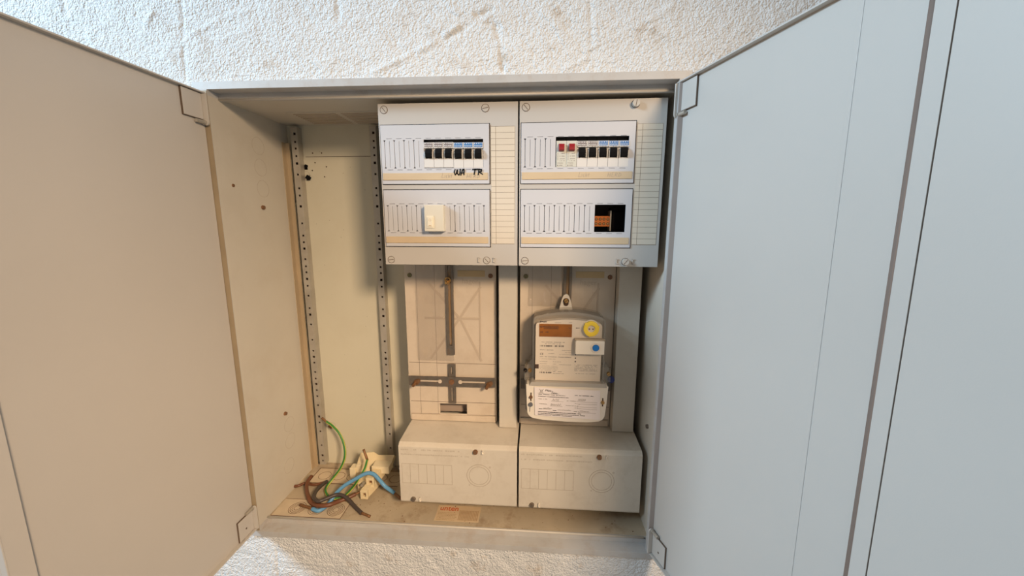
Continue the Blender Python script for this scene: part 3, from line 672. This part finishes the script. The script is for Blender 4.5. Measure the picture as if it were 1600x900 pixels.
b = MB(); b.cyl((346, 83.9, -365), (0, -1, 0), 6.2, .4, 20, 0); b.cyl((346, 83.6, -370), (0, -1, 0), 5.4, .35, 20, 0); b.cyl((346, 84, -364), (0, -1, 0), 4.2, 5, 18, 1); b.obox((346, 78.9, -364), (1, 0, .5), (0, 1, 0), (-.5, 0, 1), 3.6, .2, .5, 0); b.build('lug_screw', [DARKH, BRASS], t, L)
# clear hood: rim walls plus front sheet
oo = arc_outline(278, 421, -528, -388, 10, 11); oi = arc_outline(281, 418, -526, -391, 10, 9)
b = MB(); n = len(oo)
v = [(p[0], 39, p[1]) for p in oi]+[(p[0], 39, p[1]) for p in oo]+[(p[0]*1.0, 92, p[1]) for p in oo]
b.add(v, [(i, (i+1), n+i+1, n+i) for i in range(n-1)], 0); b.add(v, [(n+i, n+i+1, 2*n+i+1, 2*n+i) for i in range(n-1)], 0, True)
b.build('hood_rim', SHELLD, t, L)['label'] = 'smoky clear rim of the hood'
b = MB(); b.add([(p[0], 38.5, p[1]) for p in oi], [tuple(range(len(oi)))]); b.build('hood', SHELL, t, L)
b = MB(); b.prism([(272, -531), (276, -523.5), (424, -523.5), (428, -531)], 34, 60); b.build('hood_ledge', mat('grey_ledge', (.42, .39, .35), .25), t, L, 1.5)
b = MB()
for s, x in ((1, 278), (-1, 421)):
    b = MB(); b.prism([(x, -478), (x-s*7, -488), (x-s*16, -506), (x-s*17, -526), (x, -528)], 52, 80); b.build('side_ear', SHELLD, t, L, 1)
for x, z, m_ in ((263.5, -505, BLACK), (273, -505, BRASS), (433, -508, BRASS)): bolt('side_screw', (x, 52, z), (0, -1, 0), 4.0, 5, m_, t, L)
b = MB(); b.cyl((440, 60, -523), (0, -1, 0), 7, 4, 16); b.tube([(433, 50, -508), (437, 52, -515), (440, 57, -522)], .8, 6); b.build('seal', BLUE if 0 else mat('navy_seal', (.01, .02, .14), .4), t, L, .5)['label'] = 'dark blue seal'
b = MB(); b.box(283, 291, 44, 45, -498, -489, 0); b.cyl((287, 44, -493.5), (0, -1, 0), 3, 2, 14, 0); b.build('latch', DARKH, t, L, .4)
b = MB(); b.box(291, 356, 44, 44.9, -430.5, -404); b.build('display', AMBER, t, L, .3)
text('display_digits', '00000000', 9.5, (300-350, 43.9-96, -414.5+604), LCDD, t, sx=.78, bold=.15)
b = MB(); r = random.Random(21); b.scrib(292, 302, -410, 4, 43.95, 0, r, .8); b.scrib(293, 310, -421, 3, 43.95, 0, r, .5); b.box(349, 354, 43.9, 44, -412, -411); b.build('display_marks', LCDD, t, L)
# rating plate print
b = MB(); y = 44.95; r = random.Random(5)
b.scrib(292, 306, -400, 2.6, y, 0, r, 1); b.scrib(322, 334, -401.5, 1.2, y, 1, r, 1); b.scrib(350, 356, -400.5, 1.2, y, 1, r, 1)
b.scrib(296, 342, -442, 1.6, y, 1, r, .95)
b.scrib(303, 335, -445.5, 1.4, y, 1, r, .7)
for k in range(44): 
    if r.random() < .75: b.box(293+k*1.15, 293+k*1.15+r.uniform(.4, 1.0), y-.06, y+.05, -451.5, -448.2, 0)
for z, a, c, h in ((-458.5, 293, 320, 2.2), (-458.5, 337, 356, 1.4), (-463, 344, 356, 1.4), (-466, 310, 322, 1.6), (-467.5, 332, 356, 1.4), (-473, 293, 356, 2.6), (-477.5, 293, 326, 1.4), (-483, 293, 310, 1.6), (-483, 320, 336, 1.6), (-488, 293, 308, 1.6), (-488, 320, 326, 1.6), (-489, 332, 356, 1.6), (-492.5, 293, 330, 1.3), (-495.5, 293, 330, 1.3), (-498.5, 293, 330, 1.3), (-501.5, 293, 328, 1.3)):
    b.scrib(a, c, z, h*.7, y, 1, r, .92)
for k in range(24):
    if r.random() < .8: b.box(293+k*1.05, 293+k*1.05+.7, y-.06, y+.05, -508, -504.6, 0)
b.scrib(320, 338, -504, 1.6, y, 1, r, .9); b.scrib(320, 342, -508, 1.4, y, 1, r, .9)
for k in range(3): b.cyl((364.5, y+.1, -467-k*7.3), (0, -1, 0), 1.5, .2, 12, 0)
b.scrib(368, 394, -467, 1.4, y, 1, r, .9)
for k in range(6): b.scrib(363, 409, -488.5-k*2.5, 1.2, y, 1, r, .7)
b.scrib(364, 410, -507, 1.2, y, 1, r, .5); b.box(366, 371, y-.06, y+.05, -412.2, -411.2, 0); b.prism([(366, -413.2), (363, -411.7), (366, -410.2)], y-.06, y+.05, 'y', 0)
b.build('rating_print', [INK, INKF], t, L)
text('ce_mark', 'CE', 6.0, (293-350, 44.9-96, -469+604), INK, t, bold=.05)
# optical port and button plate
b = MB(); b.cyl((393, 45, -411), (0, -1, 0), 17.2, 2, 40); b.build('port_surround', METERW, t, L, .5)
b = MB(); b.ring((393, 43, -411), (0, -1, 0), 15.2, 7.2, 6.5, 40)
for k in range(3): a = .3+k*2.1; b.cyl((393+15*math.cos(a), 43, -411+15*math.sin(a)), (0, -1, 0), 1.6, 6, 10)
b.build('optical_port_ring', YELLOW, t, L, .5)
b = MB(); b.cyl((393, 43, -411), (0, -1, 0), 7.2, 4, 28); b.cyl((389.5, 39.2, -411.5), (0, -1, 0), 1.6, .3, 12, 1); b.cyl((396.5, 39.2, -411.5), (0, -1, 0), 1.6, .3, 12, 1); b.build('optical_port', [METERF, RUST], t, L)
b = MB(); b.box(361, 421, 36.5, 45, -436, -431.5, 1); b.box(362.5, 419, 31, 45, -461.5, -434, 0); b.build('button_plate', [METERW, mat('plate_edge', (.35, .28, .2), .5)], t, L, 1)
b = MB(); b.ring((402, 31, -447), (0, -1, 0), 10, 6.6, 1.2, 36, 1); b.cyl((402, 31, -447), (0, -1, 0), 6.4, 2.6, 30, 0); b.build('button', [BLUE, METERF], t, L, .3)['label'] = 'round blue push button'
# terminal cover with rounded foot
pf = [(266, -529), (267.5, -570), (269, -590), (272, -597), (279, -602), (300, -605.5), (350, -608), (395, -607.5), (415, -605), (422, -601), (426, -594), (428, -575), (431, -529)]
b = MB(); b.prism(pf, 36, 70); b.build('terminal_cover', METERW, t, L, 3, bseg=4)
for x, z, m_ in ((276, -556, RUST), (421, -563, BRASS)):
    b = MB(); b.box(x-1.2, x+1.2, 35.6, 36.2, z-9, z+9, 0); b.cyl((x, 36, z), (0, -1, 0), 3.4, 3, 16, 1); b.build('seal_screw', [DARKH, m_], t, L, .2)
b = MB(); b.cyl((275.5, 35.8, -572), (0, -1, 0), 4.4, 3, 20); b.tube([(276, 34, -572), (274.5, 34.5, -580), (274, 34.5, -588)], .45, 6); b.build('lead_seal', LEAD, t, L, .6)['label'] = 'round grey lead seal on a wire'
# inspection card on the terminal cover (slightly bowed)
cx0, cx1, cz0, cz1 = 283.5, 416, -595.5, -534
def cardp(u, v): 
    zt_ = cz1-u*3; zb_ = cz0-u*5.5
    return (cx0+(cx1-cx0)*u+(v-.5)*2, 34.6-.8*math.sin(PI*u)-1.2*(v*v if 0 else (1-v)**3)*.6, zt_+(zb_-zt_)*v)
b = MB(); n = 12; vv = [cardp(i/n, j/n) for i in range(n+1) for j in range(n+1)]+[(p[0], p[1]+.35, p[2]) for p in [cardp(i/n, j/n) for i in range(n+1) for j in range(n+1)]]
b.add(vv, [(i*(n+1)+j, (i+1)*(n+1)+j, (i+1)*(n+1)+j+1, i*(n+1)+j+1) for i in range(n) for j in range(n)], 0, True)
b.build('inspection_card', CARD, t, L)['label'] = 'white printed card with handwriting'
b = MB(); r = random.Random(31); y = 33.55; sl = -.028
def cs(x0, x1, z, h, m, d=.9): b.scrib(x0, x1, z+(x0-283)*sl, h, y, m, r, d, sl)
b.box(304, 409, y-.05, y+.05, -551.0, -550.7, 1) if 0 else None
for (x0, x1, z) in ((290, 346, -546.2), (369, 410, -560), (369, 410, -564.5), (369, 410, -571), (369, 410, -575), (372, 408, -583.2), (317, 342, -562), (315, 340, -572.5), (300, 316, -580), (330, 358, -580)):
    b.obox(((x0+x1)/2, y, z+((x0+x1)/2-283)*sl), (1, 0, sl), (0, 1, 0), (-sl, 0, 1), (x1-x0)/2, .05, .22, 1)
cs(350, 402, -546.6, 1.7, 0); cs(291, 346, -548.6, 1.6, 0); cs(291, 352, -552.8, 1.6, 0)
cs(291, 309, -558.3, 1.4, 1); cs(347, 368, -559.5, 1.4, 1); cs(365, 368, -564, 1.4, 1); cs(291, 309, -569, 1.4, 1); cs(347, 368, -569.5, 1.4, 1); cs(365, 368, -574, 1.4, 1)
cs(291, 299, -580, 1.4, 0); cs(321, 328, -582, 1.4, 0); cs(363, 373, -581.5, 1.6, 0)
cs(291, 378, -586.4, 2.0, 0, .97); cs(291, 386, -590.0, 1.4, 0, .95); cs(291, 360, -592.8, 1.3, 0, .9)
b.build('card_print', [INK, INKF], t, L)
text('card_heading', 'Pfalzwerke', 5.6, (304-350, y-96, -542.0+604), INK, t, sx=1.25, bold=.12, shear=.2, rot=(PI/2, 0.028, 0)); text('card_heading', 'Netz AG', 5.0, (317-350, y-96, -546.6+604), INK, t, sx=1.25, bold=.12, shear=.2, rot=(PI/2, .028, 0))
b = MB(); b.ring((297, y, -541.5), (0, -1, 0), 2.6, 1.5, .15, 20)
for s in (-1, 1): b.stroke([(297-4.5*s, -537.5), (297-2.2*s, -539.5)], y, .8); b.stroke([(297-4*s, -545.8), (297-1*s, -545)], y, .8)
b.build('card_emblem', INKF, t, L)
text('card_handwriting', '30559', 6.6, (370-350, y-96, -560.6+604), INKF, t, sx=.95, shear=.35, rot=(PI/2, .03, 0))
text('card_handwriting', '2x725', 6.0, (319-350, y-96, -561.8+604), INKF, t, sx=.9, shear=.35, rot=(PI/2, .03, 0))
b = MB()
def hand(x, z, L_, h, seed):
    q = random.Random(seed); pl = [(x, z)]; k = 0
    while pl[-1][0] < x+L_: pl.append((pl[-1][0]+q.uniform(.5, 1.8), z+(h if k % 2 == 0 else 0)*q.uniform(.4, 1))); k += 1
    b.stroke(pl, y, .28)
hand(316, -572.5, 20, 5, 2); hand(302, -580.5, 17, 4.5, 3); hand(332, -582.5, 22, 2, 4); hand(375, -584.5, 18, 4, 5); b.stroke([(376, -568), (371, -570), (370, -577)], y, .3)
b.build('card_handwriting', INKF, t, L)

# ------------------------------------------------------------------ sticker on the cabinet floor
b = MB(); q = [fl(686, 789, ZB+.2), fl(753, 793, ZB+.2), fl(748, 815.5, ZB+.2), fl(680, 814, ZB+.2)]
sx0, sx1, sy0, sy1 = 74, 169, 4, 49
b.box(sx0, sx1, sy0, sy1, ZB, ZB+.3); st = b.build('sticker', STICK, None, (121, 26, ZB)); tag(st, 'tan paper sticker with red word unten on the cabinet floor', 'sticker')
text('red_lettering', 'unten', 19, (sx0+5-121, 34-26, .35), REDINK, st, rot=(0, 0, 0), bold=.25, sx=.95)
b = MB(); r = random.Random(2)
for k in range(6): 
    z0 = sy0+3+k*4; x = sx0+4
    while x < sx0+42: LL = r.uniform(1, 4); b.box(x, x+LL, z0, z0+1.1, ZB+.25, ZB+.4); x += LL+.8
for k in range(13): b.box(sx0+50+k*3.3, sx0+51.2+k*3.3, sy0+4, sy0+32, ZB+.25, ZB+.4)
for k in range(8): b.box(sx0+50, sx0+92, sy0+5+k*3.6, sy0+5.6+k*3.6, ZB+.25, ZB+.4)
b.build('small_print', TAN, st, (121, 26, ZB))

# ------------------------------------------------------------------ loose terminal block and wires
t = thing('terminal_holder', 'cream plastic terminal holder lying among the loose wires', 'terminal block', (-125, 100, ZB)); L = (-125, 100, ZB)
def quadprism(b, pts, depth, m=0):           # closed solid from an outline of 3-D points, pushed along depth
    n = len(pts); d = Vector(depth); v = [Vector(p) for p in pts]+[Vector(p)+d for p in pts]
    b.add(v, [tuple(range(n)), tuple(range(2*n-1, n-1, -1))]+[(i, (i+1) % n, n+(i+1) % n, n+i) for i in range(n)], m)
Z9 = lambda a, c: (530+a/9, 690+c/9)
def pln(a, c, s0=108.0, k=1.1):             # point of the slanted slab z = -792 + (y-s0)*k  under a sighting
    px, py = Z9(a, c); d = _fw*F+_r2*(px-800)+_u2*(450-py); tt = (-792-s0*k-CZ+k*CY)/(d.z-k*d.y) if 0 else None
    # z = CZ+t dz ; y = CY+t dy ; z = -792+(y-s0)k
    tt = (-792+(CY-s0)*k-CZ)/(d.z-k*d.y); return (CX+d.x*tt, CY+d.y*tt, CZ+d.z*tt)
b = MB(); quadprism(b, [pln(*q) for q in ((300, 155), (490, 145), (550, 185), (780, 188), (755, 250), (720, 345), (450, 350), (430, 420), (330, 430), (250, 440), (235, 360), (272, 230))], (0, 9, -9)); b.build('slab', CREAM, t, L, 1.2)
b = MB(); PT = mat('pale_terminal', (.80, .70, .50), .4, var=.03)
p0 = at(*Z9(450, 352), 96); p1 = at(*Z9(700, 458), 96); b.box(p0[0], p1[0], 96, 122, p1[2], p0[2]); b.build('clip_block', PT, t, L, 1.2); b = MB()
p0 = at(*Z9(140, 345), 104); p1 = at(*Z9(300, 520), 104); b.box(p0[0], p0[0]+14, 104, 124, p1[2]-2, p0[2]-6); b.box(p0[0]+13.9, p1[0], 108, 126, p1[2]-2, p0[2])
b.build('clip_block', PT, t, L, 1.2)
for (a0, c0, a1, c1, yy) in ((370, 510, 490, 650, 66), (290, 690, 400, 815, 46)):
    p0 = at(*Z9(a0, c0), yy); p1 = at(*Z9(a1, c1), yy); w_ = p1[0]-p0[0]; h_ = p0[2]-p1[2]
    b = MB(); b.plate(p0[0], p1[0], p1[2], p0[2], yy, yy+8, [(p0[0]+w_*.35, p1[0]-w_*.22, p1[2]+h_*.25, p1[2]+h_*.72)]); quadprism(b, [(p0[0], yy+8, p1[2]), (p1[0], yy+8, p1[2]), (p1[0], yy+8, p0[2]), (p0[0], yy+8, p0[2])], (9, 34, 3)); b.build('terminal', CREAM, t, L, .9)
    b = MB(); cx_, cz_ = (p0[0]+p1[0])/2+w_*.06, (p0[2]+p1[2])/2; b.box(p0[0]+w_*.33, p1[0]-w_*.2, yy+7, yy+7.9, p1[2]+h_*.22, p1[2]+h_*.74, 0); b.cyl((cx_, yy+7, cz_), (0, -1, 0), w_*.16, 3, 12, 1); b.build('terminal_screw', [DARKH, RUST], t, L)
b = MB(); p = at(*Z9(350, 575), 72); b.cyl(p, (0, -1, .1), 3.4, 12, 14); p = at(*Z9(270, 640), 76); b.box(p[0]-2, p[0]+34, 76, 116, ZB+.5, p[2]+12, 1); b.build('clamp', [STEEL, CREAM], t, L, .5)
# web linking slab and terminals down to the floor
b = MB(); quadprism(b, [(-150, 118, ZB+.4), (-92, 118, ZB+.4), (-84, 128, -784), (-150, 128, -784)], (0, 14, 0)); b.build('foot', CREAM, t, L, 1)

def wire(name, lab, pts, r, mt, tips, mats=None, twist=0, n=12):
    b = MB(); b.tube(pts, r, n, 0, 8, mats, twist); o = Vector(pts[len(pts)//2]); org = (o.x, o.y, ZB)
    root = b.build(name, mt, None, org); tag(root, lab, 'wire', 'loose wires lying on the cabinet floor')
    for (a, c, rr_) in tips: b = MB(); b.tube([a, tuple((Vector(a)+Vector(c))/2), c], rr_, 10, 0, 2); b.build('bare_copper_end', COPPER, root, org)
    return root
zf = ZB+4.4
pg = [at(510, 659, 139), at(519, 665, 136), at(530, 677, 132), at(537, 693, 126), at(539, 712, 118), at(533, 730, 112), at(520, 748, 100), at(511, 760, 84), fl(509, 768, zf+2), fl(514, 776, zf), fl(524, 779, zf), fl(538, 775, zf+1), at(551, 762, 62), at(561, 748, 64), at(570, 732, 76), at(574, 718, 84)]
wire('earth_wire', 'green and yellow striped earth wire rising in a tall loop against the back rail', pg, 3.0, [CABG, CABY], [(at(511, 660, 139), at(503, 653, 141), 2.6), (at(574, 719, 84), at(568, 702, 90), 2.8)], mats=[1, 0, 0, 0, 1, 0, 0, 0], twist=.02)
pb = [fl(488, 795, zf+1), fl(497, 798, zf), fl(507, 793, zf), fl(515, 785, zf+3), at(525, 771, 46), at(538, 759, 54), at(556, 748, 60), at(573, 739.5, 66), at(584, 741, 66), at(593, 750, 62), at(602, 760, 58), fl(616, 770, zf+4)]
wire('blue_wire', 'light blue wire arching over the cream terminal holder', pb, 4.2, CABB, [(fl(490, 795, zf+1), fl(469, 789, zf+1), 3.0), (fl(615, 769.5, zf+4), fl(626, 779, zf+2), 3.0)])
pc = [at(487, 744, 100), at(481, 752, 84), at(479, 763, 64), fl(482, 777, zf+8), fl(488, 787, zf+3), fl(499, 790, zf+9), fl(514, 789, zf+9), fl(530, 783, zf+6), fl(545, 777, zf+6), fl(556, 772, zf+8)]
wire('brown_wire', 'thick red-brown wire curling up at its left end and running to the terminal holder', pc, 4.4, CABR, [(fl(555, 772.4, zf+8), fl(566, 767, zf+11), 2.6)])
pd = [fl(511, 752, zf+5), fl(501, 760, zf+7), fl(493, 769, zf+11), fl(491, 778, zf+14), fl(498, 783, zf+17), fl(510, 779, zf+17), fl(524, 773.5, zf+17), fl(535, 774, zf+15), fl(545, 781, zf+8), fl(554, 791, zf+2), fl(565, 802, zf+1)]
wire('dark_wire', 'dark grey wire with a bent S shape, its bare end pointing at the front edge', pd, 4.0, CABK, [(fl(564, 801, zf+1), fl(578, 807, zf), 2.8)])
pe = [fl(454, 760, zf), fl(466, 759, zf), fl(477, 755, zf), fl(489, 757.5, zf+1), fl(499, 756, zf+1), fl(508, 753.5, zf+4)]
wire('short_brown_wire', 'short dark brown wire lying flat beside the left side wall', pe, 3.2, CABR, [(fl(455, 760, zf), fl(452, 760.5, zf), 2.4)])
